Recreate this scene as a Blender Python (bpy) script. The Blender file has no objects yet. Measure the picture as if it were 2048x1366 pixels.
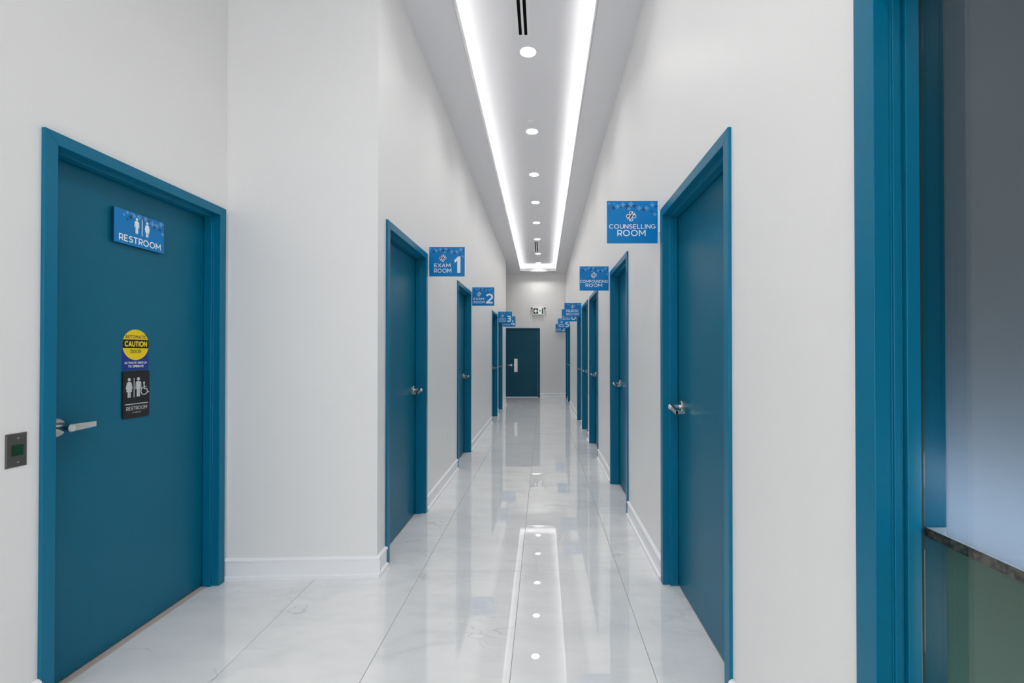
import bpy, bmesh, math, random
from mathutils import Vector, Matrix

random.seed(7)
scene = bpy.context.scene
COL = scene.collection

# ------------------------------------------------------------------ camera
W_PX, H_PX, F_PX = 2048, 1366, 940.0
VPX, VPY = 1086.0, 708.0
cam_data = bpy.data.cameras.new('camera')
cam = bpy.data.objects.new('camera', cam_data)
COL.objects.link(cam)
cam_data.sensor_width = 36.0
cam_data.lens = F_PX / W_PX * 36.0
CAM_H = 1.37
PITCH = 7.0 / F_PX
cam.location = (0, 0, CAM_H)
cam.rotation_euler = (math.radians(90) + PITCH, 0, 0)
cam_data.shift_x = -(VPX - W_PX / 2) / W_PX
cam_data.shift_y = (VPY - H_PX / 2 - 7.0) / W_PX
cam_data.clip_start = 0.02
scene.camera = cam

# ------------------------------------------------------------------ world, exposure
world = bpy.data.worlds.new('world')
scene.world = world
world.use_nodes = True
world.node_tree.nodes['Background'].inputs[0].default_value = (0.8, 0.87, 1.0, 1)
world.node_tree.nodes['Background'].inputs[1].default_value = 0.5
scene.view_settings.view_transform = 'Standard'
scene.view_settings.look = 'None'
scene.view_settings.exposure = -0.03
scene.view_settings.gamma = 1.0
scene.view_settings.use_curve_mapping = False
scene.cycles.max_bounces = 14
scene.cycles.diffuse_bounces = 9
scene.cycles.glossy_bounces = 5
scene.cycles.transparent_max_bounces = 10
scene.cycles.sample_clamp_indirect = 6.0
scene.cycles.caustics_reflective = False
scene.cycles.caustics_refractive = False

DOWNLIGHT_E = 12.0
DOWNLIGHT_W = 6.9
COVE_E = 19.0


def area_light(name, loc, rot, sx, sy, power, col):
    l = bpy.data.lights.new(name, 'AREA')
    l.shape = 'RECTANGLE'
    l.size, l.size_y, l.energy, l.color = sx, sy, power, col
    o = bpy.data.objects.new(name, l)
    COL.objects.link(o)
    o.location, o.rotation_euler = loc, rot
    return o


# daylight through the lobby's glazed front behind the photographer, and an unseen overhead fill added to brighten the left side
area_light('lobby_daylight', (-0.5, -4.85, 1.5), (math.radians(90), 0, 0), 3.6, 2.6, 66, (0.86, 0.93, 1.0))
area_light('lobby_overhead_fill', (-1.25, -1.6, 3.88), (0, 0, 0), 1.2, 0.6, 20, (1.0, 0.98, 0.95))
# unseen lights added behind the glass to grade the frosted panels
area_light('office_top_fill', (2.1, 0.3, 2.95), (0, 0, 0), 0.6, 0.6, 5, (0.95, 0.98, 1.0))  # added to lift the top of the upper panel
area_light('office_counter_fill', (1.02, 0.55, 1.06), (0, math.radians(80), 0), 0.10, 1.4, 3.4, (0.75, 0.84, 1.0))  # added for the bright band just above the counter
area_light('office_low_fill', (1.5, 0.6, 0.4), (0, math.radians(90), 0), 0.4, 1.0, 6.5, (0.85, 1.0, 0.95))  # added under the counter to brighten the lower panel


# ------------------------------------------------------------------ materials
def new_mat(name):
    m = bpy.data.materials.new(name)
    m.use_nodes = True
    nt = m.node_tree
    return m, nt, nt.nodes['Principled BSDF']


def setc(inp, c):
    inp.default_value = (c[0], c[1], c[2], 1)


def paint(name, col, rough=0.5, spec=0.5, metal=0.0, var=0.03, scale=3.0, bump=0.0, bscale=300.0, coat=0.0):
    m, nt, b = new_mat(name)
    b.inputs['Roughness'].default_value = rough
    b.inputs['Metallic'].default_value = metal
    b.inputs['Specular IOR Level'].default_value = spec
    b.inputs['Coat Weight'].default_value = coat
    b.inputs['Coat Roughness'].default_value = 0.15
    tc = nt.nodes.new('ShaderNodeTexCoord')
    n = nt.nodes.new('ShaderNodeTexNoise')
    n.inputs['Scale'].default_value = scale
    n.inputs['Detail'].default_value = 4
    nt.links.new(tc.outputs['Object'], n.inputs['Vector'])
    mix = nt.nodes.new('ShaderNodeMix')
    mix.data_type = 'RGBA'
    setc(mix.inputs[6], [c * (1 - var) for c in col])
    setc(mix.inputs[7], [min(1, c * (1 + var)) for c in col])
    nt.links.new(n.outputs['Fac'], mix.inputs[0])
    nt.links.new(mix.outputs[2], b.inputs['Base Color'])
    if bump > 0:
        n2 = nt.nodes.new('ShaderNodeTexNoise')
        n2.inputs['Scale'].default_value = bscale
        n2.inputs['Detail'].default_value = 3
        nt.links.new(tc.outputs['Object'], n2.inputs['Vector'])
        bp = nt.nodes.new('ShaderNodeBump')
        bp.inputs['Strength'].default_value = bump
        bp.inputs['Distance'].default_value = 0.002
        nt.links.new(n2.outputs['Fac'], bp.inputs['Height'])
        nt.links.new(bp.outputs['Normal'], b.inputs['Normal'])
    return m


def emit(name, col, strength):
    m, nt, b = new_mat(name)
    setc(b.inputs['Base Color'], (0.8, 0.8, 0.8))
    setc(b.inputs['Emission Color'], col)
    b.inputs['Emission Strength'].default_value = strength
    return m


def marble():
    m, nt, b = new_mat('polished_marble_tile')
    N, L = nt.nodes.new, nt.links.new
    tc = N('ShaderNodeTexCoord')
    oi = N('ShaderNodeObjectInfo')
    off = N('ShaderNodeVectorMath'); off.operation = 'SCALE'
    off.inputs[0].default_value = (37.0, 91.0, 53.0)
    L(oi.outputs['Random'], off.inputs['Scale'])
    add = N('ShaderNodeVectorMath'); add.operation = 'ADD'
    L(tc.outputs['Object'], add.inputs[0]); L(off.outputs[0], add.inputs[1])
    # warp
    w = N('ShaderNodeTexNoise'); w.inputs['Scale'].default_value = 3.0; w.inputs['Detail'].default_value = 5
    L(add.outputs[0], w.inputs['Vector'])
    ws = N('ShaderNodeVectorMath'); ws.operation = 'SCALE'; ws.inputs['Scale'].default_value = 0.2
    L(w.outputs['Color'], ws.inputs[0])
    wa = N('ShaderNodeVectorMath'); wa.operation = 'ADD'
    L(add.outputs[0], wa.inputs[0]); L(ws.outputs[0], wa.inputs[1])
    mp = N('ShaderNodeMapping'); mp.inputs['Rotation'].default_value = (0, 0, math.radians(38)); mp.inputs['Scale'].default_value = (1.0, 2.6, 1)
    L(wa.outputs[0], mp.inputs['Vector'])
    # soft clouds
    n1 = N('ShaderNodeTexNoise'); n1.inputs['Scale'].default_value = 2.2; n1.inputs['Detail'].default_value = 8; n1.inputs['Roughness'].default_value = 0.6
    L(mp.outputs[0], n1.inputs['Vector'])
    r1 = N('ShaderNodeValToRGB')
    e = r1.color_ramp.elements
    e[0].position, e[0].color = 0.30, (0.78, 0.785, 0.79, 1)
    e[1].position, e[1].color = 0.62, (0.87, 0.865, 0.86, 1)
    L(n1.outputs['Fac'], r1.inputs['Fac'])

    def vein(scale, width, detail):
        n = N('ShaderNodeTexNoise'); n.inputs['Scale'].default_value = scale; n.inputs['Detail'].default_value = detail
        L(mp.outputs[0], n.inputs['Vector'])
        s = N('ShaderNodeMath'); s.operation = 'SUBTRACT'; s.inputs[1].default_value = 0.5
        L(n.outputs['Fac'], s.inputs[0])
        a = N('ShaderNodeMath'); a.operation = 'ABSOLUTE'; L(s.outputs[0], a.inputs[0])
        mr = N('ShaderNodeMapRange'); mr.inputs['From Min'].default_value = 0; mr.inputs['From Max'].default_value = width
        mr.inputs['To Min'].default_value = 1; mr.inputs['To Max'].default_value = 0
        L(a.outputs[0], mr.inputs['Value'])
        return mr.outputs[0]

    def mask(scale, lo, hi):
        n = N('ShaderNodeTexNoise'); n.inputs['Scale'].default_value = scale
        L(add.outputs[0], n.inputs['Vector'])
        mr = N('ShaderNodeMapRange'); mr.inputs['From Min'].default_value = lo; mr.inputs['From Max'].default_value = hi
        L(n.outputs['Fac'], mr.inputs['Value'])
        return mr.outputs[0]

    def mul(a, bb, k=1.0):
        x = N('ShaderNodeMath'); x.operation = 'MULTIPLY'; L(a, x.inputs[0]); L(bb, x.inputs[1])
        y = N('ShaderNodeMath'); y.operation = 'MULTIPLY'; L(x.outputs[0], y.inputs[0]); y.inputs[1].default_value = k
        return y.outputs[0]

    def over(col, fac, c):
        mx = N('ShaderNodeMix'); mx.data_type = 'RGBA'
        L(fac, mx.inputs[0]); L(col, mx.inputs[6]); setc(mx.inputs[7], c)
        return mx.outputs[2]
    c = over(r1.outputs['Color'], mul(vein(1.6, 0.05, 6), mask(1.3, 0.45, 0.65), 0.35), (0.60, 0.60, 0.62))
    c = over(c, mul(vein(1.1, 0.006, 4), mask(2.3, 0.55, 0.70), 0.45), (0.34, 0.31, 0.30))
    L(c, b.inputs['Base Color'])
    b.inputs['Roughness'].default_value = 0.0
    b.inputs['IOR'].default_value = 2.3
    # polish ripple
    rip = N('ShaderNodeTexNoise'); rip.inputs['Scale'].default_value = 3.0; rip.inputs['Detail'].default_value = 1
    L(add.outputs[0], rip.inputs['Vector'])
    bp = N('ShaderNodeBump'); bp.inputs['Strength'].default_value = 0.10; bp.inputs['Distance'].default_value = 0.0004
    L(rip.outputs['Fac'], bp.inputs['Height']); L(bp.outputs['Normal'], b.inputs['Normal'])
    return m


def granite():
    m, nt, b = new_mat('brown_granite')
    N, L = nt.nodes.new, nt.links.new
    tc = N('ShaderNodeTexCoord')
    n = N('ShaderNodeTexNoise'); n.inputs['Scale'].default_value = 90; n.inputs['Detail'].default_value = 6
    L(tc.outputs['Object'], n.inputs['Vector'])
    r = N('ShaderNodeValToRGB')
    e = r.color_ramp.elements
    e[0].position, e[0].color = 0.38, (0.03, 0.025, 0.02, 1)
    e[1].position, e[1].color = 0.62, (0.24, 0.20, 0.15, 1)
    L(n.outputs['Fac'], r.inputs['Fac']); L(r.outputs['Color'], b.inputs['Base Color'])
    b.inputs['Roughness'].default_value = 0.3
    return m


def frosted(name, col, trans=0.6):
    m = bpy.data.materials.new(name); m.use_nodes = True
    nt = m.node_tree; nt.nodes.clear()
    out = nt.nodes.new('ShaderNodeOutputMaterial')
    d = nt.nodes.new('ShaderNodeBsdfDiffuse'); t = nt.nodes.new('ShaderNodeBsdfTranslucent')
    setc(d.inputs['Color'], [c * 0.3 for c in col]); setc(t.inputs['Color'], col)
    mx = nt.nodes.new('ShaderNodeMixShader'); mx.inputs[0].default_value = trans
    nt.links.new(d.outputs[0], mx.inputs[1]); nt.links.new(t.outputs[0], mx.inputs[2])
    nt.links.new(mx.outputs[0], out.inputs['Surface'])
    return m


def clear_glass(name):
    m = bpy.data.materials.new(name); m.use_nodes = True
    nt = m.node_tree; nt.nodes.clear()
    out = nt.nodes.new('ShaderNodeOutputMaterial')
    g = nt.nodes.new('ShaderNodeBsdfGlossy'); g.inputs['Roughness'].default_value = 0.01
    t = nt.nodes.new('ShaderNodeBsdfTransparent'); setc(t.inputs['Color'], (0.78, 0.81, 0.80))
    lw = nt.nodes.new('ShaderNodeLayerWeight'); lw.inputs['Blend'].default_value = 0.5
    pw = nt.nodes.new('ShaderNodeMath'); pw.operation = 'POWER'; pw.inputs[1].default_value = 5.0
    nt.links.new(lw.outputs['Facing'], pw.inputs[0])
    f = nt.nodes.new('ShaderNodeMath'); f.operation = 'MULTIPLY_ADD'; f.inputs[1].default_value = 0.93; f.inputs[2].default_value = 0.045
    nt.links.new(pw.outputs[0], f.inputs[0])
    mx = nt.nodes.new('ShaderNodeMixShader')
    nt.links.new(f.outputs[0], mx.inputs[0]); nt.links.new(t.outputs[0], mx.inputs[1]); nt.links.new(g.outputs[0], mx.inputs[2])
    nt.links.new(mx.outputs[0], out.inputs['Surface'])
    return m


M = {}
M['wall'] = paint('white_wall_paint', (0.84, 0.832, 0.822), 0.42, 0.35, var=0.012, scale=1.5, bump=0.12, bscale=160)
M['ceiling'] = paint('white_ceiling_paint', (0.80, 0.795, 0.81), 0.8, 0.2, var=0.01)
M['lip'] = paint('cove_lip_paint', (0.80, 0.80, 0.80), 0.7, 0.2, var=0.01)
M['trim'] = paint('white_trim_paint', (0.90, 0.90, 0.915), 0.35, 0.4, var=0.01)
M['frame'] = paint('teal_frame_enamel', (0.0, 0.150, 0.265), 0.33, 0.26, var=0.03, scale=2.0, bump=0.03, bscale=120)
M['leaf'] = paint('teal_door_enamel', (0.0, 0.122, 0.208), 0.36, 0.22, var=0.06, scale=1.6, bump=0.05, bscale=160)
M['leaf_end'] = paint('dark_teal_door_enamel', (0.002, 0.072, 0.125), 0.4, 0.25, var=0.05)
M['tile'] = marble()
M['grout'] = paint('grey_grout', (0.28, 0.27, 0.26), 0.8, 0.2)
M['threshold'] = paint('beige_threshold', (0.50, 0.44, 0.40), 0.5)
M['chrome'] = paint('satin_chrome', (0.62, 0.61, 0.60), 0.22, metal=1.0)
M['steel'] = paint('brushed_steel', (0.13, 0.125, 0.115), 0.42, metal=0.85, bump=0.1, bscale=500)
M['plate'] = paint('bright_steel_plate', (0.75, 0.75, 0.72), 0.35, metal=0.7)
M['keyway'] = paint('dark_slot', (0.01, 0.01, 0.01), 0.6)
M['green'] = paint('dark_green_panel', (0.004, 0.045, 0.022), 0.5, 0.2)
M['sign'] = paint('sign_blue', (0.0, 0.20, 0.53), 0.3, 0.25, var=0.10, scale=4)
M['sign_edge'] = paint('sign_edge', (0.01, 0.06, 0.14), 0.4)
M['plus_light'] = paint('print_light_blue', (0.10, 0.34, 0.66), 0.3)
M['plus_dark'] = paint('print_dark_blue', (0.004, 0.05, 0.19), 0.3)
M['white'] = paint('print_white', (0.90, 0.92, 0.92), 0.35)
M['red'] = paint('print_red', (0.22, 0.01, 0.03), 0.35)
M['navy'] = paint('print_navy', (0.02, 0.02, 0.08), 0.35)
M['black'] = paint('sign_black', (0.008, 0.008, 0.009), 0.35, 0.3)
M['yellow'] = paint('sticker_yellow', (0.85, 0.62, 0.003), 0.4, 0.3)
M['blue'] = paint('sticker_blue', (0.004, 0.03, 0.26), 0.4, 0.3)
M['grey'] = paint('pictogram_grey', (0.55, 0.57, 0.58), 0.4)
M['plastic'] = paint('white_plastic', (0.82, 0.82, 0.80), 0.35)
M['exit_green'] = paint('exit_green', (0.003, 0.05, 0.025), 0.4)
M['exit_white'] = emit('exit_lit_white', (0.9, 1.0, 0.95), 0.45)
M['bracket'] = paint('clear_sign_bracket', (0.78, 0.86, 0.88), 0.15)
M['lens'] = emit('downlight_lens', (1.0, 0.97, 0.93), DOWNLIGHT_E)
M['cove'] = emit('cove_led', (1.0, 0.985, 0.97), COVE_E)
M['slot'] = paint('slot_black', (0.004, 0.004, 0.004), 0.9, 0.1)
M['granite'] = granite()
M['counter_top'] = paint('pale_counter_top', (0.7, 0.73, 0.78), 0.3)
M['frost_up'] = frosted('frosted_upper_film', (0.72, 0.77, 0.84), 0.7)
M['frost_low'] = frosted('frosted_lower_film', (0.50, 0.66, 0.60), 0.6)
M['glass'] = clear_glass('window_glass')
M['gasket'] = paint('dark_gasket', (0.004, 0.02, 0.018), 0.6)


# ------------------------------------------------------------------ mesh helpers
def finish(name, bm, mats, parent=None, loc=(0, 0, 0), rotz=0.0, smooth=False, bevel=0.0, kind=None, recalc=True):
    if recalc:
        bmesh.ops.recalc_face_normals(bm, faces=bm.faces)
    me = bpy.data.meshes.new(name)
    bm.to_mesh(me); bm.free()
    if not isinstance(mats, (list, tuple)):
        mats = [mats]
    for m in mats:
        me.materials.append(m)
    if smooth:
        for p in me.polygons:
            p.use_smooth = True
    o = bpy.data.objects.new(name, me)
    COL.objects.link(o)
    o.location = loc; o.rotation_euler = (0, 0, rotz)
    if parent:
        o.parent = parent
    if bevel:
        md = o.modifiers.new('bevel', 'BEVEL'); md.width = bevel; md.segments = 2; md.limit_method = 'ANGLE'; md.angle_limit = math.radians(40)
    if kind:
        o['kind'] = kind
    return o


def box(bm, x0, x1, y0, y1, z0, z1, mi=0):
    v = [bm.verts.new(p) for p in ((x0, y0, z0), (x1, y0, z0), (x1, y1, z0), (x0, y1, z0), (x0, y0, z1), (x1, y0, z1), (x1, y1, z1), (x0, y1, z1))]
    for f in ((0, 3, 2, 1), (4, 5, 6, 7), (0, 1, 5, 4), (1, 2, 6, 5), (2, 3, 7, 6), (3, 0, 4, 7)):
        bm.faces.new([v[i] for i in f]).material_index = mi


def prism(bm, pts, z0, z1, mi=0):
    """extrude a plan polygon from z0 to z1"""
    a = [bm.verts.new((p[0], p[1], z0)) for p in pts]
    b = [bm.verts.new((p[0], p[1], z1)) for p in pts]
    n = len(pts)
    bm.faces.new(a[::-1]).material_index = mi
    bm.faces.new(b).material_index = mi
    for i in range(n):
        bm.faces.new((a[i], a[(i + 1) % n], b[(i + 1) % n], b[i])).material_index = mi


def loft(bm, A, B, mi=0):
    """join two rings of 3-D points and cap both"""
    a = [bm.verts.new(p) for p in A]; b = [bm.verts.new(p) for p in B]
    n = len(A)
    bm.faces.new(a[::-1]).material_index = mi; bm.faces.new(b).material_index = mi
    for i in range(n):
        bm.faces.new((a[i], a[(i + 1) % n], b[(i + 1) % n], b[i])).material_index = mi


def disc_y(cx, cz, r, y, n=28, sx=1.0):
    return [(cx + sx * r * math.cos(2 * math.pi * i / n), y, cz + r * math.sin(2 * math.pi * i / n)) for i in range(n)]


def cyl_y(bm, cx, cz, r, y0, y1, n=28, r2=None, mi=0):
    loft(bm, disc_y(cx, cz, r, y0, n), disc_y(cx, cz, r if r2 is None else r2, y1, n), mi)


def cyl_z(bm, cx, cy, r, z0, z1, n=32, mi=0, r2=None):
    r2 = r if r2 is None else r2
    loft(bm, [(cx + r * math.cos(2 * math.pi * i / n), cy + r * math.sin(2 * math.pi * i / n), z0) for i in range(n)],
         [(cx + r2 * math.cos(2 * math.pi * i / n), cy + r2 * math.sin(2 * math.pi * i / n), z1) for i in range(n)], mi)


def flat(bm, pts, y, t=0.0006, mi=0):
    """thin raised print: polygon of (x,z) at front y - t"""
    loft(bm, [(p[0], y, p[1]) for p in pts], [(p[0], y - t, p[1]) for p in pts], mi)


def empty(name, loc, rotz=0.0, label=None, cat=None, group=None, kind=None, parent=None):
    o = bpy.data.objects.new(name, None)
    COL.objects.link(o)
    o.empty_display_size = 0.1
    o.location = loc; o.rotation_euler = (0, 0, rotz)
    if parent:
        o.parent = parent
    tag(o, label, cat, group, kind)
    return o


def tag(o, label=None, cat=None, group=None, kind=None):
    if label: o['label'] = label
    if cat: o['category'] = cat
    if group: o['group'] = group
    if kind: o['kind'] = kind
    return o


def _arc(cx, cy, rx, ry, a0, a1, n=12):
    return [(cx + rx * math.cos(math.radians(a0 + (a1 - a0) * k / n)), cy + ry * math.sin(math.radians(a0 + (a1 - a0) * k / n))) for k in range(n + 1)]


_V = [(.07, 0), (.07, 1)]
GLYPH = {
    'A': [[(.05, 0), (.42, .99)], [(.42, .99), (.79, 0)], [(.18, .28), (.66, .28)]],
    'C': [_arc(.5, .5, .43, .43, 42, 318, 20)],
    'D': [_V, [(.07, .93), (.38, .93)] + _arc(.38, .5, .41, .43, 90, -90, 14)[1:] + [(.07, .07)]],
    'E': [_V, [(.07, .93), (.64, .93)], [(.07, .5), (.57, .5)], [(.07, .07), (.66, .07)]],
    'G': [_arc(.5, .5, .43, .43, 42, 325, 20), [(.52, .46), (.92, .46)], [(.86, .46), (.86, .2)]],
    'H': [_V, [(.73, 0), (.73, 1)], [(.07, .5), (.73, .5)]],
    'I': [_V],
    'L': [_V, [(.07, .07), (.60, .07)]],
    'M': [_V, [(.93, 0), (.93, 1)], [(.10, .93), (.5, .30)], [(.5, .30), (.90, .93)]],
    'N': [_V, [(.76, 0), (.76, 1)], [(.10, .92), (.73, .08)]],
    'O': [_arc(.52, .5, .45, .43, 0, 360, 26)],
    'P': [_V, [(.07, .93), (.40, .93)] + _arc(.40, .65, .26, .28, 90, -90, 10)[1:] + [(.07, .37)]],
    'R': [_V, [(.07, .93), (.40, .93)] + _arc(.40, .65, .26, .28, 90, -90, 10)[1:] + [(.07, .37)], [(.40, .37), (.66, .03)]],
    'S': [_arc(.35, .72, .26, .21, 25, 270, 14) + _arc(.35, .29, .29, .22, 90, -155, 14)[1:]],
    'T': [[(0, .93), (.74, .93)], [(.37, 0), (.37, .93)]],
    'U': [[(.07, 1), (.07, .4)] + _arc(.40, .40, .33, .33, 180, 360, 14)[1:] + [(.73, 1)]],
    'V': [[(.05, 1), (.40, .01)], [(.40, .01), (.75, 1)]],
    'W': [[(.05, 1), (.33, .01)], [(.33, .01), (.60, .95)], [(.60, .95), (.87, .01)], [(.87, .01), (1.15, 1)]],
    'X': [[(.06, 0), (.72, 1)], [(.06, 1), (.72, 0)]],
    '2': [_arc(.36, .68, .27, .25, 158, -38, 14) + [(.10, .07)], [(.03, .07), (.68, .07)]],
    '3': [_arc(.33, .73, .25, .20, 140, -90, 14), _arc(.33, .30, .29, .23, 90, -145, 14), [(.22, .53), (.35, .53)]],
    '4': [[(.50, 1), (.08, .27)], [(.02, .25), (.80, .25)], [(.57, .46), (.57, 0)]],
    '5': [[(.62, .93), (.16, .93)], [(.18, .97), (.13, .52)], _arc(.33, .32, .29, .25, 118, -145, 16)],
    '6': [_arc(.37, .31, .29, .24, 0, 360, 22), [(.57, .95), (.36, .84), (.18, .64), (.09, .42), (.08, .31)]],
}
_ADV = {'I': .14, 'W': 1.2, 'M': 1.0, 'O': 1.04, 'C': .86, 'G': .93}


def put_text(bm, s, x0, x1, z0, z1, y, bold=0.07, t=0.0006, mi=0):
    """flat lettering drawn as ribbons, fitted into the box x0..x1, z0..z1 on the plane y"""
    if s == '1':
        q = ((0.5, 0), (1, 0), (1, 1), (0.64, 1), (0.0, 0.76), (0.12, 0.61), (0.5, 0.76))
        bm.faces.new([bm.verts.new((x0 + a * (x1 - x0), y - t, z0 + b * (z1 - z0))) for a, b in q])
        return
    h = max(bold, 0.055)
    quads, pen, lay = [], 0.0, 0
    for ch in s:
        if ch == ' ':
            pen += 0.42
            continue
        strokes = GLYPH[ch]
        for st in strokes:
            lay += 1
            n = len(st)
            closed = abs(st[0][0] - st[-1][0]) + abs(st[0][1] - st[-1][1]) < 1e-6
            L, R = [], []
            for i in range(n):
                if closed:
                    a, b = st[(i - 1) % (n - 1)], st[(i + 1) % (n - 1)]
                else:
                    a, b = st[max(0, i - 1)], st[min(n - 1, i + 1)]
                p = st[i]
                d = Vector((b[0] - a[0], b[1] - a[1])).normalized()
                k = 1.0
                if 0 < i < n - 1 and not closed:
                    e = Vector((p[0] - a[0], p[1] - a[1])).normalized()
                    k = 1 / max(0.6, abs(d.dot(e)))
                nn = Vector((-d.y, d.x)) * h * k
                L.append((pen + p[0] + nn.x, p[1] + nn.y)); R.append((pen + p[0] - nn.x, p[1] - nn.y))
            for i in range(n - 1):
                quads.append((lay, [L[i], R[i], R[i + 1], L[i + 1]]))
        pen += _ADV.get(ch, max(p[0] for st in strokes for p in st) + .02) + 0.17
    xs = [p[0] for _, q in quads for p in q]; zs = [p[1] for _, q in quads for p in q]
    ax, bx, az, bz = min(xs), max(xs), min(zs), max(zs)
    kx, kz = (x1 - x0) / (bx - ax), (z1 - z0) / (bz - az)
    for lay, q in quads:
        P = [(x0 + (p[0] - ax) * kx, z0 + (p[1] - az) * kz) for p in q]
        ar = sum(P[i][0] * P[(i + 1) % 4][1] - P[(i + 1) % 4][0] * P[i][1] for i in range(4))
        if ar < 0:
            P = P[::-1]
        if abs(ar) > 1e-12:
            bm.faces.new([bm.verts.new((p[0], y - t - (lay % 7) * 0.00003, p[1])) for p in P]).material_index = mi


def plus(bm, cx, cz, s, y, t, mi=0):
    a, b = s / 2, s * 0.17
    flat(bm, [(cx - a, cz - b), (cx - b, cz - b), (cx - b, cz - a), (cx + b, cz - a), (cx + b, cz - b), (cx + a, cz - b),
              (cx + a, cz + b), (cx + b, cz + b), (cx + b, cz + a), (cx - b, cz + a), (cx - b, cz + b), (cx - a, cz + b)], y, t, mi)


# ------------------------------------------------------------------ dimensions
XL, XR, XA = -1.02, 0.725, -1.93          # corridor walls, alcove wall
YEND, YLE = 14.9, 12.9                     # end wall, end of the left corridor wall
YF = 2.90                                  # facing wall at its corner
ZC, ZT = CAM_H + 2.55, CAM_H + 2.79        # soffit, tray ceiling
DH = 2.245                                 # door frame height
WT = 0.14
YB = -5.0

# doors: (wall, near Y, far Y)
LD = [(3.045, 4.10), (5.575, 6.61), (9.36, 10.42), (10.68, 11.70)]
RD = [(1.803, 2.85), (3.985, 5.01), (6.16, 7.27), (7.56, 8.63), (8.87, 9.83), (12.52, 13.56), (13.74, 14.76)]
REST = (1.803, 2.838)
WIN = (-0.45, 1.072)                       # glazed opening in the right wall
WINH = 2.245
ED = (-1.62, -0.095)                       # end door, in X
EDH = CAM_H + 0.824


def wall_with_openings(name, x0, x1, ya, yb, ops, ztop, label):
    bm = bmesh.new()
    y = ya
    for (a, b, h) in sorted(ops):
        if a > y:
            box(bm, x0, x1, y, a + 0.02, 0, ztop)
        box(bm, x0, x1, a + 0.02, b - 0.02, h - 0.02, ztop)
        y = b - 0.02
    if y < yb:
        box(bm, x0, x1, y, yb, 0, ztop)
    o = finish(name, bm, M['wall'], kind='structure')
    tag(o, label, 'wall')
    return o


wall_with_openings('wall_left', XL - WT, XL, YF + 0.10, YLE, [(a, b, DH) for a, b in LD], ZC + 0.02, 'long white left corridor wall holding the exam room doors')
wall_with_openings('wall_right', XR, XR + WT, YB, YEND, [(a, b, DH) for a, b in RD] + [(WIN[0], WIN[1], WINH)], ZC + 0.02, 'long white right corridor wall from the window to the corridor end')
wall_with_openings('wall_alcove', XA - WT, XA, YB, 2.86, [(REST[0], REST[1], DH)], ZC + 0.02, 'white wall around the restroom door')

bm = bmesh.new()
prism(bm, [(XA - WT, 2.855), (XL, YF), (XL, YF + 0.10), (XA - WT, YF + 0.10)], 0, ZC + 0.02)
tag(finish('wall_facing', bm, M['wall'], kind='structure'), 'white wall facing the camera between restroom door and corridor', 'wall')

bm = bmesh.new()
box(bm, -4.0, ED[0] + 0.02, YEND, YEND + WT, 0, ZC + 0.02)
box(bm, ED[0] + 0.02, ED[1] - 0.02, YEND, YEND + WT, EDH - 0.02, ZC + 0.02)
box(bm, ED[1] - 0.02, XR + WT, YEND, YEND + WT, 0, ZC + 0.02)
tag(finish('wall_end', bm, M['wall'], kind='structure'), 'white end wall of the corridor with the exit sign', 'wall')

bm = bmesh.new()
box(bm, -4.0, -3.9, YLE - 0.1, YEND, 0, ZC)
box(bm, -4.0, XL - WT, YLE - WT, YLE, 0, ZC)
tag(finish('wall_side_passage', bm, M['wall'], kind='structure'), 'white walls of the passage turning left at the far end', 'wall')
bm = bmesh.new()
box(bm, XA - WT, XR + WT, YB - 0.1, YB, 0, ZC + 0.02)
tag(finish('wall_back', bm, M['wall'], kind='structure'), 'white lobby wall behind the camera', 'wall')

# ------------------------------------------------------------------ ceiling with light cove
TL0, TL1, TR = -0.655, -0.705, 0.40        # tray left edge near / far, right edge
YT0, YT1 = -3.0, 14.62


def tl(y):
    return TL0 + (TL1 - TL0) * (y - 3.4) / (14.6 - 3.4)


bm = bmesh.new()
OUT = 0.16
prism(bm, [(XA - WT, YB), (tl(YT0), YB), (tl(YT0), YT0), (tl(YT1), YT1), (tl(YT1), YEND), (XA - WT, YEND)], ZC, ZC + 0.02)
prism(bm, [(TR, YB), (XR + WT, YB), (XR + WT, YEND), (TR, YEND)], ZC, ZC + 0.02)
prism(bm, [(tl(YT1), YT1), (TR, YT1), (TR, YEND), (tl(YT1), YEND)], ZC, ZC + 0.02)
prism(bm, [(tl(YT0), YB), (TR, YB), (TR, YT0), (tl(YT0), YT0)], ZC, ZC + 0.02)
box(bm, -4.0, XA - WT, YLE - WT, YEND, ZC, ZC + 0.02)
# tray top and its outer sides
x0, x1, y0, y1 = TL1 - OUT, TR + OUT, YT0 - OUT, YT1 + OUT
box(bm, x0, x1, y0, y1, ZT, ZT + 0.02)
box(bm, x0 - 0.02, x0, y0, y1, ZC + 0.02, ZT + 0.02)
box(bm, x1, x1 + 0.02, y0, y1, ZC + 0.02, ZT + 0.02)
box(bm, x0, x1, y1, y1 + 0.02, ZC + 0.02, ZT + 0.02)
box(bm, x0, x1, y0 - 0.02, y0, ZC + 0.02, ZT + 0.02)
ceil = tag(finish('ceiling', bm, M['ceiling'], kind='structure'), 'white corridor ceiling with a long recessed light tray', 'ceiling')

bm = bmesh.new()
LH, LT = 0.118, 0.014
prism(bm, [(tl(YT0) - LT, YT0), (tl(YT0), YT0), (tl(YT1), YT1), (tl(YT1) - LT, YT1)], ZC + 0.0005, ZC + LH)
prism(bm, [(TR, YT0), (TR + LT, YT0), (TR + LT, YT1), (TR, YT1)], ZC + 0.0005, ZC + LH)
box(bm, tl(YT1) - LT, TR + LT, YT1, YT1 + LT, ZC + 0.0005, ZC + LH)
box(bm, tl(YT0) - LT, TR + LT, YT0 - LT, YT0, ZC + 0.0005, ZC + LH)
tag(finish('trim_cove_lip', bm, M['lip'], kind='structure'), 'thin white upstand lip around the light tray opening', 'trim')

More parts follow.
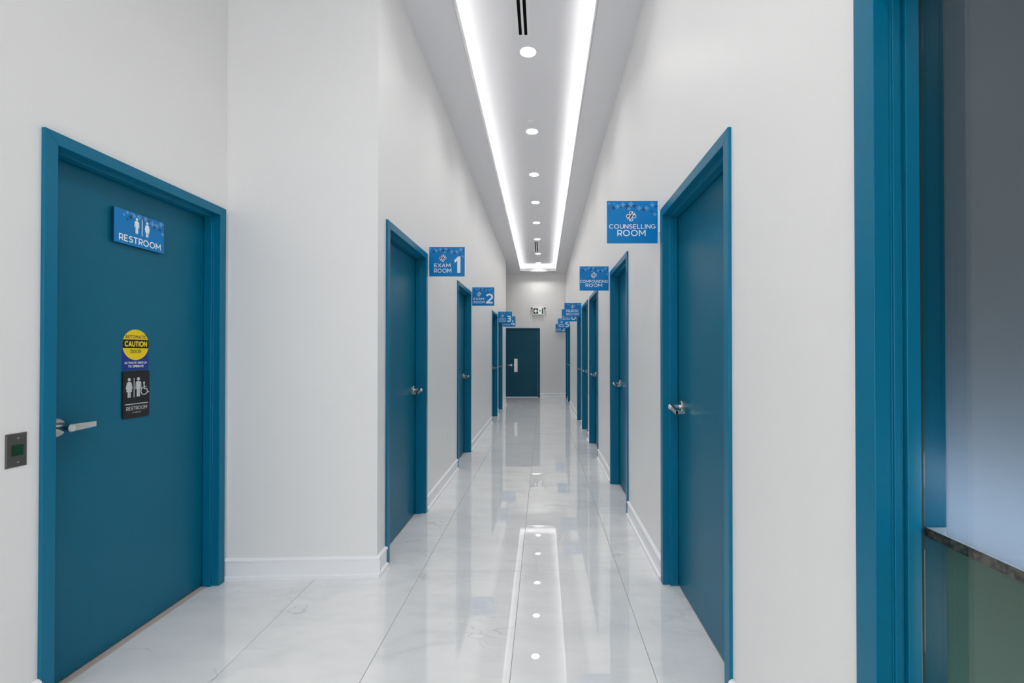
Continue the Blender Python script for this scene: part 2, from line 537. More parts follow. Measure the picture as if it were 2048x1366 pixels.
root = empty('cove_light', (0, 0, 0), label='continuous white light strip hidden in the ceiling tray edge', cat='light')
zs = ZC + 0.082
for (a, b, c, d) in ((tl(YT1) - 0.085, tl(YT1) - 0.055, YT0, YT1 + 0.05), (TR + 0.055, TR + 0.085, YT0, YT1 + 0.05)):
    bm = bmesh.new(); box(bm, a, b, c, d, ZC + 0.02, zs)
    finish('strip_holder', bm, M['lip'], root)
    bm = bmesh.new(); box(bm, a, b, c, d, zs, zs + 0.006)
    finish('light_strip', bm, M['cove'], root)
bm = bmesh.new(); box(bm, tl(YT1) - 0.05, TR + 0.05, YT1 + 0.055, YT1 + 0.085, ZC + 0.02, zs)
finish('strip_holder', bm, M['lip'], root)
bm = bmesh.new(); box(bm, tl(YT1) - 0.05, TR + 0.05, YT1 + 0.055, YT1 + 0.085, zs, zs + 0.006)
finish('light_strip', bm, M['cove'], root)

# ------------------------------------------------------------------ downlights, detectors, vents
DL = [4.32, 5.87, 7.285, 8.63, 9.97, 11.40, 13.05, 14.37, 2.75, 1.35, -0.05, -1.45]
DLW = ['nearest to the camera, just past the long air slot', 'second from the camera, beside the nearest ceiling disc', 'third from the camera', 'fourth from the camera',
       'fifth from the camera, beside the middle ceiling disc', 'sixth from the camera, just before the far air slot', 'seventh from the camera, just past the far air slot',
       'farthest of the row, close to the tray end', 'out of frame over the alcove corner', 'out of frame above the restroom door', 'straight above the camera', 'over the lobby behind the camera']
bm = bmesh.new()
R0 = 0.074
n = 40
for ra, rb, za, zb in ((R0 + 0.012, R0, 0.0, -0.004), (R0, R0 - 0.004, -0.004, -0.001)):
    A = [bm.verts.new((ra * math.cos(2 * math.pi * i / n), ra * math.sin(2 * math.pi * i / n), za)) for i in range(n)]
    B = [bm.verts.new((rb * math.cos(2 * math.pi * i / n), rb * math.sin(2 * math.pi * i / n), zb)) for i in range(n)]
    for i in range(n):
        bm.faces.new((A[i], A[(i + 1) % n], B[(i + 1) % n], B[i]))
me_ring = bpy.data.meshes.new('trim_ring'); bm.to_mesh(me_ring); bm.free(); me_ring.materials.append(M['plastic'])
bm = bmesh.new(); cyl_z(bm, 0, 0, R0 - 0.002, -0.003, -0.0005, 40)
bmesh.ops.recalc_face_normals(bm, faces=bm.faces)
me_lens = bpy.data.meshes.new('lens'); bm.to_mesh(me_lens); bm.free(); me_lens.materials.append(M['lens'])
for y, w in zip(DL, DLW):
    r = empty('downlight', (-0.138, y, ZT), label='round white recessed ceiling light, ' + w, cat='light', group='round downlights along the ceiling tray')
    for nm, me in (('trim_ring', me_ring), ('lens', me_lens)):
        o = bpy.data.objects.new(nm, me); COL.objects.link(o); o.parent = r
    l = bpy.data.lights.new('downlight_beam', 'AREA')
    l.shape, l.size, l.energy, l.color, l.spread = 'DISK', 0.138, DOWNLIGHT_W, (1.0, 0.975, 0.945), math.radians(125)
    o = bpy.data.objects.new('downlight_beam', l); COL.objects.link(o); o.parent = r; o.location = (0, 0, -0.006)
for y, w in ((5.62, 'just before the second downlight'), (9.50, 'just before the fifth downlight'), (13.45, 'between the last two downlights')):
    r = empty('ceiling_detector', (-0.138, y, ZT), label='small flat round disc on the tray ceiling ' + w, cat='detector', group='flat discs on the tray ceiling')
    bm = bmesh.new(); cyl_z(bm, 0, 0, 0.050, -0.009, -0.0005, 32, r2=0.050)
    finish('cover', bm, M['plastic'], r)
    bm = bmesh.new(); cyl_z(bm, 0, 0, 0.043, -0.013, -0.009, 32)
    finish('cap', bm, M['plastic'], r)
for (a, b, w) in ((2.85, 4.115, 'long ceiling air slot with two black gaps nearest the camera'), (11.62, 12.83, 'short-looking far ceiling air slot with two black gaps')):
    r = empty('linear_air_diffuser', (-0.170, (a + b) / 2, ZT), label=w, cat='vent', group='two slot diffusers in the tray ceiling')
    hl = (b - a) / 2
    bm = bmesh.new()
    for u0, u1 in ((-0.062, -0.040), (-0.013, 0.007), (0.034, 0.062)):
        box(bm, u0, u1, -hl, hl, -0.004, -0.0005)
    for v0, v1 in ((-hl, -hl + 0.028), (hl - 0.028, hl)):
        box(bm, -0.040, -0.013, v0, v1, -0.004, -0.0005); box(bm, 0.007, 0.034, v0, v1, -0.004, -0.0005)
    finish('frame', bm, M['plastic'], r)
    for u0, u1 in ((-0.040, -0.013), (0.007, 0.034)):
        bm = bmesh.new(); box(bm, u0, u1, -hl + 0.028, hl - 0.028, -0.0018, -0.0006)
        finish('slot', bm, M['slot'], r)

# ------------------------------------------------------------------ floor: slab + tiles
bm = bmesh.new(); box(bm, -4.0, 3.1, YB, YEND + 0.12, -0.06, -0.0035)
floor = tag(finish('floor', bm, M['grout'], kind='structure'), 'polished pale grey veined marble tile floor with fine joints', 'floor')
XJ = [-4.0, -3.22, -2.60, -2.02 - 0.07, -1.388, -0.765, -0.139, 0.478, 0.90]
YJ = [1.77 + 1.205 * k for k in range(-6, 12)]
YJ = [YB] + [y for y in YJ if y > YB + 0.1] + [YEND + 0.10]
tile_cache = {}
G = 0.0012
for i in range(len(XJ) - 1):
    for j in range(len(YJ) - 1):
        xa, xb, ya, yb = XJ[i] + G, XJ[i + 1] - G, YJ[j] + G, YJ[j + 1] - G
        if i < 3 and yb < YLE - 0.2:
            continue
        if i == 3 and (ya > 3.2 and yb < YLE - 0.2):
            continue
        w, l = round(xb - xa, 4), round(yb - ya, 4)
        key = (w, l)
        if key not in tile_cache:
            b2 = bmesh.new()
            box(b2, -w / 2, w / 2, -l / 2, l / 2, -0.008, 0.0)
            bmesh.ops.bevel(b2, geom=[e for e in b2.edges if all(v.co.z > -0.001 for v in e.verts)], offset=0.0008, segments=1, affect='EDGES')
            bmesh.ops.recalc_face_normals(b2, faces=b2.faces)
            me = bpy.data.meshes.new('tile'); b2.to_mesh(me); b2.free(); me.materials.append(M['tile'])
            tile_cache[key] = me
        o = bpy.data.objects.new('tile', tile_cache[key]); COL.objects.link(o); o.parent = floor
        o.location = ((xa + xb) / 2, (ya + yb) / 2, -0.0003)
        o.rotation_euler = (random.gauss(0, 0.00035), random.gauss(0, 0.0006), 0)


# ------------------------------------------------------------------ doors
PROF = [(0, -0.014), (0.050, -0.014), (0.050, 0.028), (0.066, 0.028), (0.066, 0.074), (0.050, 0.074), (0.050, 0.125), (0, 0.125)]
FW = 0.050


def frame_parts(root, W, H, mat):
    bm = bmesh.new()
    loft(bm, [(u, d, 0.0) for u, d in PROF], [(u, d, H - u) for u, d in PROF])
    finish('jamb', bm, mat, root, bevel=0.0022)
    bm = bmesh.new()
    loft(bm, [(W - u, d, 0.0) for u, d in PROF], [(W - u, d, H - u) for u, d in PROF])
    finish('jamb', bm, mat, root, bevel=0.0022)
    bm = bmesh.new()
    loft(bm, [(u, d, H - u) for u, d in PROF], [(W - u, d, H - u) for u, d in PROF])
    finish('frame_head', bm, mat, root, bevel=0.0022)


def lever(root, hx, hz, s, face, dr=0.0):
    """lever handle; s = direction of the blade along local x; face = depth of the door leaf"""
    h = empty('door_handle', (hx, face, hz), parent=root)
    bm = bmesh.new(); cyl_y(bm, 0, 0, 0.040, 0.0, -0.006); cyl_y(bm, 0, 0, 0.040, -0.006, -0.011, r2=0.036)
    finish('rose', bm, M['chrome'], h, smooth=False)
    bm = bmesh.new()
    cyl_y(bm, 0, 0, 0.013, -0.010, -0.050)
    cyl_y(bm, 0, 0, 0.0165, -0.046, -0.072)
    # blade: tapering bar from the hub
    L = 0.112
    A = [(0.0, -0.050, -0.0155), (0.0, -0.069, -0.0155), (0.0, -0.069, 0.0155), (0.0, -0.050, 0.0155)]
    B = [(s * L, -0.052, -0.009 - dr), (s * L, -0.067, -0.009 - dr), (s * L, -0.067, 0.013 - dr), (s * L, -0.052, 0.013 - dr)]
    loft(bm, A, B)
    # return towards the leaf
    loft(bm, [(s * L, -0.067, -0.009 - dr), (s * (L - 0.014), -0.067, -0.009 - dr), (s * (L - 0.014), -0.067, 0.0125 - dr), (s * L, -0.067, 0.0125 - dr)],
         [(s * L, -0.014, -0.007 - dr), (s * (L - 0.012), -0.014, -0.007 - dr), (s * (L - 0.012), -0.014, 0.011 - dr), (s * L, -0.014, 0.011 - dr)])
    finish('lever', bm, M['chrome'], h, bevel=0.0015)
    bm = bmesh.new(); cyl_y(bm, 0, 0, 0.0115, -0.072, -0.076)
    finish('key_cylinder', bm, M['plate'], h)
    return h


def door(n, loc, rotz, W, H, latch, label, mat_leaf=None):
    root = empty('door_%d' % n, loc, rotz, label, 'door', kind='structure')
    frame_parts(root, W, H, M['frame'])
    bm = bmesh.new()
    f = 0.0765
    box(bm, FW + 0.003, W - FW - 0.003, f, f + 0.044, 0.012, H - FW - 0.003)
    finish('leaf', bm, mat_leaf or M['leaf'], root, bevel=0.0012)
    if latch == 'right':
        lever(root, W - FW - 0.075, 1.066, -1, f, 0.022)
    else:
        lever(root, FW + 0.080, 1.066, 1, f, 0.0 if n == 1 else 0.022)
    # closer stop / three hinges sit on the room side; the strike edge shows as a slim plate in the stop
    return root


R90 = math.radians(90)
door(1, (XA, REST[0], 0), R90, REST[1] - REST[0], DH, 'left', 'wide teal restroom door at far left with blue, yellow and black signs')
LDN = ['teal door beside the exam room 1 sign, nearest on the left corridor wall', 'teal door beside the exam room 2 sign', 'narrow-looking teal door beside the exam room 3 sign', 'farthest teal door on the left wall, beside the exam room 4 sign']
for k, (a, b) in enumerate(LD):
    door(2 + k, (XL, a, 0), R90, b - a, DH, 'right', LDN[k])
RDN = ['large teal door at the right beside the counselling room sign', 'teal door beside the compounding room sign', 'teal door without a sign between compounding and nurse rooms', 'teal door beside the nurse room sign',
       'teal door beside the exam room 6 sign', 'far right teal door beside the exam room 5 sign', 'last teal door on the right wall, touching the end corner']
for k, (a, b) in enumerate(RD):
    door(6 + k, (XR, b, 0), -R90, b - a, DH, 'left', RDN[k])

# end door: a narrow fixed leaf and a wide leaf
root = empty('door_13', (ED[0], YEND, 0), 0, 'dark teal double exit door closing the far end of the corridor', 'door', kind='structure')
W = ED[1] - ED[0]
frame_parts(root, W, EDH, M['leaf_end'])
f = 0.020
split = -0.935 - ED[0]
for a, b in ((FW + 0.02, split - 0.003), (split + 0.003, W - FW - 0.018)):
    bm = bmesh.new(); box(bm, a, b, f, f + 0.044, 0.012, EDH - FW - 0.018)
    finish('leaf', bm, M['leaf_end'], root, bevel=0.0012)
bm = bmesh.new(); box(bm, split - 0.010, split + 0.010, f - 0.006, f, 0.014, EDH - FW - 0.02)
finish('meeting_strip', bm, M['leaf_end'], root)
hz = CAM_H - 22.5 / 63.1
bm = bmesh.new(); box(bm, split + 0.020, split + 0.128, f - 0.006, f, hz - 0.215, hz + 0.205)
finish('latch_guard_plate', bm, M['plate'], root, bevel=0.002)
bm = bmesh.new(); cyl_y(bm, split + 0.05, hz, 0.034, f - 0.016, f - 0.006)
finish('lock_cylinder', bm, M['chrome'], root)
lever(root, split - 0.075, hz + 0.004, -1, f)
for z in (0.30, 1.10, 1.90):
    bm = bmesh.new(); cyl_z(bm, W - FW - 0.017, f - 0.006, 0.008, z - 0.055, z + 0.055, 12)
    finish('hinge', bm, M['chrome'], root)

# threshold of the restroom door
bm = bmesh.new(); box(bm, XA - 0.125, XA - 0.045, REST[0] + 0.07, REST[1] - 0.07, 0.0003, 0.006)
tag(finish('threshold_strip', bm, M['threshold'], bevel=0.002), 'thin beige threshold strip under the restroom door', 'threshold')


# ------------------------------------------------------------------ baseboards
def baseboard(side, p, q, nrm, label=None):
    """p,q plan points on the wall; nrm points into the room"""
    P = [(0, 0.0), (0.024, 0.0), (0.024, 0.022), (0.011, 0.027), (0.011, 0.108), (0.018, 0.112), (0.018, 0.120), (0.009, 0.128), (0.0, 0.130)]
    bm = bmesh.new()
    A = [(p[0] + nrm[0] * d, p[1] + nrm[1] * d, z) for d, z in P]
    B = [(q[0] + nrm[0] * d, q[1] + nrm[1] * d, z) for d, z in P]
    loft(bm, A, B)
    o = finish('baseboard_' + side, bm, M['trim'], kind='structure')
    tag(o, label, 'baseboard')
    return o


segs = [(YF, LD[0][0], 'between the corridor corner and exam room 1'), (LD[0][1], LD[1][0], 'between exam rooms 1 and 2'), (LD[1][1], LD[2][0], 'between exam rooms 2 and 3'),
        (LD[2][1], LD[3][0], 'between exam rooms 3 and 4'), (LD[3][1], YLE, 'past exam room 4 on the left')]
for a, b, w in segs:
    baseboard('left', (XL, a), (XL, b), (1, 0), 'white moulded baseboard ' + w)
rs = ['between the window and the counselling room door', 'between counselling and compounding rooms', 'between the compounding room and unsigned door', 'between unsigned door and nurse room',
      'between nurse room and exam room 6', 'between exam rooms 6 and 5 on the right', 'between the two farthest right doors', 'right corner past the last door']
ends = [WIN[1]] + [v for d in RD for v in d] + [YEND]
for k in range(0, len(ends), 2):
    baseboard('right', (XR, ends[k]), (XR, ends[k + 1]), (-1, 0), 'white moulded baseboard ' + rs[k // 2])
baseboard('end', (ED[1], YEND), (XR, YEND), (0, -1), 'white moulded baseboard on the end wall right of the exit door')
baseboard('alcove', (XA, YB), (XA, REST[0]), (1, 0), 'white moulded baseboard left of the restroom door')
ang = math.atan2(YF - 2.862, XL - XA)
nf = (math.sin(ang), -math.cos(ang))
baseboard('facing', (XA, 2.862), (XL + 0.0195, YF + 0.0195 * math.tan(ang)), nf, 'white moulded baseboard on the wall facing the camera')

# ------------------------------------------------------------------ window with glass and counter behind
x0w = XR
root = empty('window_1', (XR, WIN[1], 0), -R90, 'tall teal framed glass window at the far right edge', 'window', kind='structure')
WW = WIN[1] - WIN[0]
WPROF = [(0, -0.014), (0.064, -0.014), (0.064, 0.020), (0.061, 0.020), (0.061, 0.026), (0.067, 0.026), (0.067, 0.042), (0.058, 0.042), (0.058, 0.050), (0.072, 0.050), (0.072, 0.079), (0.064, 0.079), (0.064, 0.139), (0, 0.139)]
for nm, A, B in (('jamb', [(u, d, 0.0) for u, d in WPROF], [(u, d, WINH - u) for u, d in WPROF]),
                 ('jamb', [(WW - u, d, 0.0) for u, d in WPROF], [(WW - u, d, WINH - u) for u, d in WPROF]),
                 ('frame_head', [(u, d, WINH - u) for u, d in WPROF], [(WW - u, d, WINH - u) for u, d in WPROF])):
    bm = bmesh.new(); loft(bm, A, B)
    finish(nm, bm, M['frame'], root, bevel=0.0012)
bm = bmesh.new(); box(bm, 0.062, 0.070, 0.0792, 0.085, 0.0, WINH - 0.064)
finish('gasket', bm, M['gasket'], root)
bm = bmesh.new(); box(bm, 0.0645, WW - 0.0645, 0.0855, 0.0915, 0.004, WINH - 0.066)
finish('pane', bm, M['glass'], root)
zc = 1.0
bm = bmesh.new(); box(bm, 0.112, WW - 0.112, 0.0965, 0.1005, zc + 0.001, WINH - 0.066)
finish('upper_frosted_panel', bm, M['frost_up'], root)['label'] = 'hazy blue grey upper panel'
bm = bmesh.new(); box(bm, 0.112, WW - 0.112, 0.0965, 0.1005, 0.004, zc - 0.022)
finish('lower_frosted_panel', bm, M['frost_low'], root)['label'] = 'hazy green grey lower panel'

bm = bmesh.new()
box(bm, XR + 0.0925, XR + 0.62, WIN[0] + 0.066, WIN[1] - 0.066, zc - 0.020, zc, 0)
bm.faces.ensure_lookup_table()
bm.faces[1].material_index = 1
tag(finish('counter_slab', bm, [M['granite'], M['counter_top']]), 'speckled brown granite counter edge seen through the far right window', 'counter')
# office shell behind the glass
bm = bmesh.new()
box(bm, 3.0, 3.1, -1.9, 1.75, 0, 3.0)
box(bm, XR + WT, 3.1, -2.0, -1.9, 0, 3.0)
box(bm, XR + WT, 3.1, 1.65, 1.75, 0, 3.0)
box(bm, XR + WT, 3.1, -2.0, 1.75, 3.0, 3.05)
tag(finish('wall_office', bm, M['wall'], kind='structure'), 'walls of the office behind the far right window', 'wall')


# ------------------------------------------------------------------ signs
def emblem(root, cx, cz, s, y):
    """rounded cross outline cut by two slanting bars, dark red and navy fills"""
    a, b, r = s / 2, s * 0.19, s * 0.12
    def cross(a, b):
        rr = min(b * 0.8, s * 0.13)
        pts = []
        for q in range(4):
            c, sn = math.cos(q * math.pi / 2), math.sin(q * math.pi / 2)
            arm = []
            arm.append((a - rr, -b)) if False else None
            arm = [(b, -b)]
            for k in range(4):
                t = -math.pi / 2 + k * (math.pi / 2) / 3
                arm.append((a - rr + rr * math.cos(t), -b + rr + rr * math.sin(t)))
            for k in range(4):
                t = k * (math.pi / 2) / 3
                arm.append((a - rr + rr * math.cos(t), b - rr + rr * math.sin(t)))
            for p in arm:
                pts.append((cx + p[0] * c - p[1] * sn, cz + p[0] * sn + p[1] * c))
        return pts
    out, inn = cross(a, b), cross(a - s * 0.055, b - s * 0.055)
    bm = bmesh.new()
    A = [bm.verts.new((p[0], y - 0.0008, p[1])) for p in out]
    B = [bm.verts.new((p[0], y - 0.0008, p[1])) for p in inn]
    n = len(A)
    for i in range(n):
        bm.faces.new((A[i], A[(i + 1) % n], B[(i + 1) % n], B[i]))
    for off in (-0.13, 0.13):
        w = s * 0.035
        dx, dz = 0.555, 0.832
        px, pz = -dz, dx
        ox, oz = cx + px * -off * s, cz + pz * -off * s
        L1 = s * 0.50
        q = [(ox - dx * L1 + px * w, oz - dz * L1 + pz * w), (ox + dx * L1 + px * w, oz + dz * L1 + pz * w),
             (ox + dx * L1 - px * w, oz + dz * L1 - pz * w), (ox - dx * L1 - px * w, oz - dz * L1 - pz * w)]
        bm.faces.new([bm.verts.new((p[0], y - 0.0011, p[1])) for p in q])
    finish('emblem_outline', bm, M['white'], root, recalc=False)
    bm = bmesh.new()
    # red piece: upper and left arms; navy piece: centre band
    k = s * 0.055
    bm.faces.new([bm.verts.new((p[0], y - 0.0006, p[1])) for p in ((cx - a + k, cz - b + k), (cx - b + k, cz - b + k), (cx - b + k, cz + b - k), (cx - a + k, cz + b - k))])
    bm.faces.new([bm.verts.new((p[0], y - 0.0006, p[1])) for p in ((cx - b + k, cz), (cx, cz), (cx + b * 0.2, cz + a - k), (cx - b + k, cz + a - k))])
    finish('emblem_red', bm, M['red'], root, recalc=False)
    bm = bmesh.new()
    bm.faces.new([bm.verts.new((p[0], y - 0.0007, p[1])) for p in ((cx - b, cz - b), (cx, cz - b), (cx + b, cz + b * 0.3), (cx + b * 0.6, cz + b), (cx, cz + b))])
    finish('emblem_navy', bm, M['navy'], root, recalc=False)


PL = [(495, 165, 34), (598, 200, 56), (665, 178, 56), (765, 172, 60), (740, 230, 40), (868, 222, 56), (958, 222, 56), (1028, 180, 56), (1062, 300, 40), (562, 168, 24)]
PD = [(548, 220, 50), (715, 198, 56), (805, 196, 50), (920, 240, 54), (1078, 200, 36), (1018, 262, 34), (505, 262, 22), (640, 205, 26)]


def plus_field(root, W, H, y, exam):
    for nm, lst, mat, t in (('dark_plus_print', PD, M['plus_dark'], 0.0004), ('light_plus_print', PL, M['plus_light'], 0.0006)):
        bm = bmesh.new()
        for (px, pz, s) in lst:
            u, v = (px - 470) / 625.0, (pz - 133) / 525.0
            sz = s / 625.0 * W
            cx, cz = -W / 2 + u * W, H / 2 - v * H
            cx = max(-W / 2 + sz / 2 + 0.001, min(W / 2 - sz / 2 - 0.001, cx)); cz = min(cz, H / 2 - sz / 2 - 0.001)
            plus(bm, cx, cz, sz, y, t)
        finish(nm, bm, mat, root, kind='stuff')


SW, SH, ST = 0.312, 0.260, 0.006
SZ = CAM_H + 0.812


def room_sign(x_c, y, side, lines, number, embl, label):
    """lines: (text, u0, u1, v0, v1) as fractions from top-left"""
    r = empty('room_sign', (x_c, y, SZ), 0, label, 'sign', 'blue projecting room signs along the corridor')
    bm = bmesh.new(); box(bm, -SW / 2, SW / 2, -ST / 2, ST / 2, -SH / 2, SH / 2)
    for f in bm.faces:
        f.material_index = 0 if abs(f.normal.y) > 0.5 or abs(f.calc_center_median().y) > ST * 0.4 else 1
    finish('panel', bm, [M['sign'], M['sign_edge']], r)
    yf = -ST / 2
    plus_field(r, SW, SH, yf, number is not None)
    bm = bmesh.new()
    for (s, u0, u1, v0, v1) in lines:
        put_text(bm, s, -SW / 2 + u0 * SW, -SW / 2 + u1 * SW, SH / 2 - v1 * SH, SH / 2 - v0 * SH, yf, bold=0.072, t=0.001)
    finish('lettering', bm, M['white'], r, recalc=False)
    if number:
        s, u0, u1, v0, v1 = number
        bm = bmesh.new()
        put_text(bm, s, -SW / 2 + u0 * SW, -SW / 2 + u1 * SW, SH / 2 - v1 * SH, SH / 2 - v0 * SH, yf, bold=0.085, t=0.001)
        finish('room_number', bm, M['white'], r, recalc=False)
    emblem(r, -SW / 2 + embl[0] * SW, SH / 2 - embl[1] * SH, embl[2] * SW, yf)
    # bracket to the wall: a slim channel clasping the edge of the sign
    s = 1 if side == 'right' else -1
    e0 = s * SW / 2
    wallx = (XR if s > 0 else XL) - x_c
    bm = bmesh.new()
    zz0, zz1 = SH / 2 - 0.062, SH / 2 - 0.195
    a, b = sorted((e0 + s * 0.0005, wallx - s * 0.0005))
    box(bm, a, b, -0.008, 0.008, zz1, zz0)
    c, d = sorted((wallx - s * 0.0005, wallx - s * 0.003))
    box(bm, c, d, -0.022, 0.022, zz1 - 0.006, zz0 + 0.006)
    finish('wall_bracket', bm, M['bracket'], r)
    return r


XSL, XSR = -0.845, 0.550
EX = [('EXAM', 0.066, 0.535, 0.560, 0.690), ('ROOM', 0.066, 0.560, 0.742, 0.872)]
EM = (0.313, 0.37, 0.20)
room_sign(XSL, 4.13, 'left', [('EXAM', 0.138, 0.602, 0.560, 0.690), ('ROOM', 0.138, 0.628, 0.735, 0.876)], ('1', 0.705, 0.882, 0.325, 0.880), (0.387, 0.383, 0.195), 'nearest blue sign on the left wall, with a big 1, beside the first corridor door')
room_sign(XSL, 6.64, 'left', EX, ('2', 0.625, 0.945, 0.342, 0.877), EM, 'second blue sign along the left wall, with a big 2, standing free')
room_sign(XSL, 10.45, 'left', EX, ('3', 0.635, 0.935, 0.342, 0.877), EM, 'blue EXAM ROOM 3 sign overlapping the one behind it on the left')
room_sign(XSL, 11.73, 'left', EX, ('4', 0.635, 0.955, 0.342, 0.877), EM, 'farthest left blue sign, half hidden behind the one with a 3')
room_sign(XSR, 2.89, 'right', [('COUNSELLING', 0.040, 0.957, 0.552, 0.657), ('ROOM', 0.203, 0.760, 0.685, 0.836)], None, (0.477, 0.362, 0.195), 'blue projecting sign reading COUNSELLING ROOM, largest in view')
room_sign(XSR, 5.05, 'right', [('COMPOUNDING', 0.014, 0.972, 0.564, 0.678), ('ROOM', 0.204, 0.774, 0.715, 0.849)], None, (0.489, 0.37, 0.195), 'blue projecting sign reading COMPOUNDING ROOM on the right wall')
room_sign(XSR, 8.66, 'right', [('NURSE', 0.121, 0.834, 0.469, 0.661), ('ROOM', 0.121, 0.845, 0.722, 0.890)], None, (0.49, 0.265, 0.20), 'pale-looking blue projecting sign reading NURSE ROOM')
room_sign(XSR, 9.86, 'right', EX, ('6', 0.625, 0.945, 0.342, 0.877), EM, 'blue sign mostly hidden behind the paler NURSE ROOM sign')
room_sign(XSR, 12.47, 'right', EX, ('5', 0.640, 0.935, 0.342, 0.877), EM, 'blue sign with a big 5 on the right, lower left of NURSE ROOM')
room_sign(XSR, 14.72, 'right', [('WAITING', 0.066, 0.560, 0.560, 0.690), ('ROOM', 0.066, 0.535, 0.742, 0.872)], ('2', 0.625, 0.945, 0.342, 0.877), EM, 'farthest and lowest blue sign on the right, partly behind the 5 sign')


# pictograms in a unit box: head + body outlines (x centred, z 0..1)
def fig_man(bm, cx, z0, h, y, t):
    w = h * 0.86
    cyl_y(bm, cx, z0 + h * 0.915, h * 0.085, y, y - t, 20)
    P = [(-.06, .80), (.06, .80), (.14, .78), (.185, .72), (.205, .40), (.165, .38), (.145, .40), (.125, .68), (.105, .68), (.105, .02), (.085, .0), (.035, .0), (.015, .02), (.012, .40),
         (-.012, .40), (-.015, .02), (-.035, .0), (-.085, .0), (-.105, .02), (-.105, .68), (-.125, .68), (-.145, .40), (-.165, .38), (-.205, .40), (-.185, .72), (-.14, .78)]
    flat(bm, [(cx + a * w, z0 + b * h) for a, b in P], y, t)


def fig_woman(bm, cx, z0, h, y, t):
    w = h * 0.86
    cyl_y(bm, cx, z0 + h * 0.915, h * 0.085, y, y - t, 20)
    P = [(-.06, .80), (.06, .80), (.12, .78), (.155, .73), (.225, .47), (.20, .43), (.165, .45), (.115, .66), (.105, .66), (.19, .30), (.095, .30), (.095, .02), (.075, .0), (.035, .0), (.018, .02), (.018, .30),
         (-.018, .30), (-.018, .02), (-.035, .0), (-.075, .0), (-.095, .02), (-.095, .30), (-.19, .30), (-.105, .66), (-.115, .66), (-.165, .45), (-.20, .43), (-.225, .47), (-.155, .73), (-.12, .78)]
    flat(bm, [(cx + a * w, z0 + b * h) for a, b in P], y, t)


def bar(bm, p, q, w, y, t):
    d = Vector((q[0] - p[0], q[1] - p[1])).normalized(); n = Vector((-d.y, d.x)) * w / 2
    flat(bm, [(p[0] + n.x, p[1] + n.y), (p[0] - n.x, p[1] - n.y), (q[0] - n.x, q[1] - n.y), (q[0] + n.x, q[1] + n.y)], y, t)


XDOOR = XA - 0.0765   # restroom leaf face

# blue RESTROOM plaque
w, h, th = 0.287, 0.162, 0.008
r = empty('restroom_plaque', (XDOOR + 0.0125, 2.176 + w / 2 , CAM_H + 0.606), R90, 'blue rectangular RESTROOM plaque high on the restroom door', 'sign')
bm = bmesh.new(); box(bm, -w / 2, w / 2, -th / 2, th / 2, -h / 2, h / 2)
for f_ in bm.faces:
    f_.material_index = 0 if abs(f_.calc_center_median().y) > th * 0.4 else 1
finish('panel', bm, [M['sign'], M['sign_edge']], r)
for sx in (-0.11, 0.11):
    for sz in (-0.05, 0.05):
        bm = bmesh.new(); cyl_y(bm, sx, sz, 0.007, th / 2 + 0.0085, th / 2, 12)
        finish('standoff', bm, M['black'], r)
RL = [(545, 355, 50), (490, 405, 40), (655, 430, 70), (750, 440, 75), (860, 480, 75), (985, 580, 80), (1065, 615, 70), (1150, 585, 80), (1180, 765, 50), (625, 400, 50)]
RDK = [(600, 450, 60), (800, 485, 60), (905, 512, 60), (1015, 630, 70), (1190, 630, 50), (1125, 690, 50), (550, 490, 40)]
for nm, lst, mat, t in (('dark_plus_print', RDK, M['plus_dark'], 0.0004), ('light_plus_print', RL, M['plus_light'], 0.0006)):
    bm = bmesh.new()
    for (px, pz, s) in lst:
        u = (px - 335) / 870.0
        v = (pz - (262 + (px - 335) * 0.36)) / (595 - 80 * u)
        sz = s / 870.0 * w
        plus(bm, max(-w / 2 + sz / 2, min(w / 2 - sz / 2 - 0.001, -w / 2 + u * w)), min(h / 2 - sz / 2 - 0.001, h / 2 - v * h), sz, -th / 2, t)
    finish(nm, bm, mat, r, kind='stuff')
bm = bmesh.new()
fig_man(bm, -w / 2 + 0.425 * w, -h / 2 + 0.395 * h, 0.47 * h, -th / 2, 0.001)
fig_woman(bm, -w / 2 + 0.635 * w, -h / 2 + 0.375 * h, 0.47 * h, -th / 2, 0.001)
bar(bm, (-w / 2 + 0.532 * w, -h / 2 + 0.37 * h), (-w / 2 + 0.532 * w, -h / 2 + 0.88 * h), 0.003, -th / 2, 0.001)
finish('pictograms', bm, M['white'], r)
bm = bmesh.new(); put_text(bm, 'RESTROOM', -w / 2 + 0.085 * w, -w / 2 + 0.925 * w, -h / 2 + 0.075 * h, -h / 2 + 0.275 * h, -th / 2, 0.085, 0.001)
finish('lettering', bm, M['white'], r, recalc=False)

# caution sticker
w = 0.150
yc = 2.315
r = empty('caution_sticker', (XDOOR + 0.0014, yc, CAM_H + 0.0455), R90, 'round yellow and black CAUTION automatic door sticker with blue base', 'sticker')
R_ = w / 2
bm = bmesh.new(); flat(bm, [(-R_, -R_ - 0.048), (R_, -R_ - 0.048), (R_, 0.0), (-R_, 0.0)], 0.0013, 0.0005)
finish('blue_base', bm, M['blue'], r)
bm = bmesh.new(); cyl_y(bm, 0, 0, R_, 0.0008, 0.0002, 48)
finish('yellow_disc', bm, M['yellow'], r)
bm = bmesh.new()
hw = 0.021; zc0 = 0.004
ang0 = math.asin((zc0 - hw) / R_); ang1 = math.asin((zc0 + hw) / R_)
pts = [(R_ * math.cos(ang0 + (ang1 - ang0) * k / 6) , R_ * math.sin(ang0 + (ang1 - ang0) * k / 6)) for k in range(7)]
pts += [(-p[0], p[1]) for p in pts[::-1]]
flat(bm, pts, 0.0002, 0.0003)
finish('black_band', bm, M['black'], r)
bm = bmesh.new()
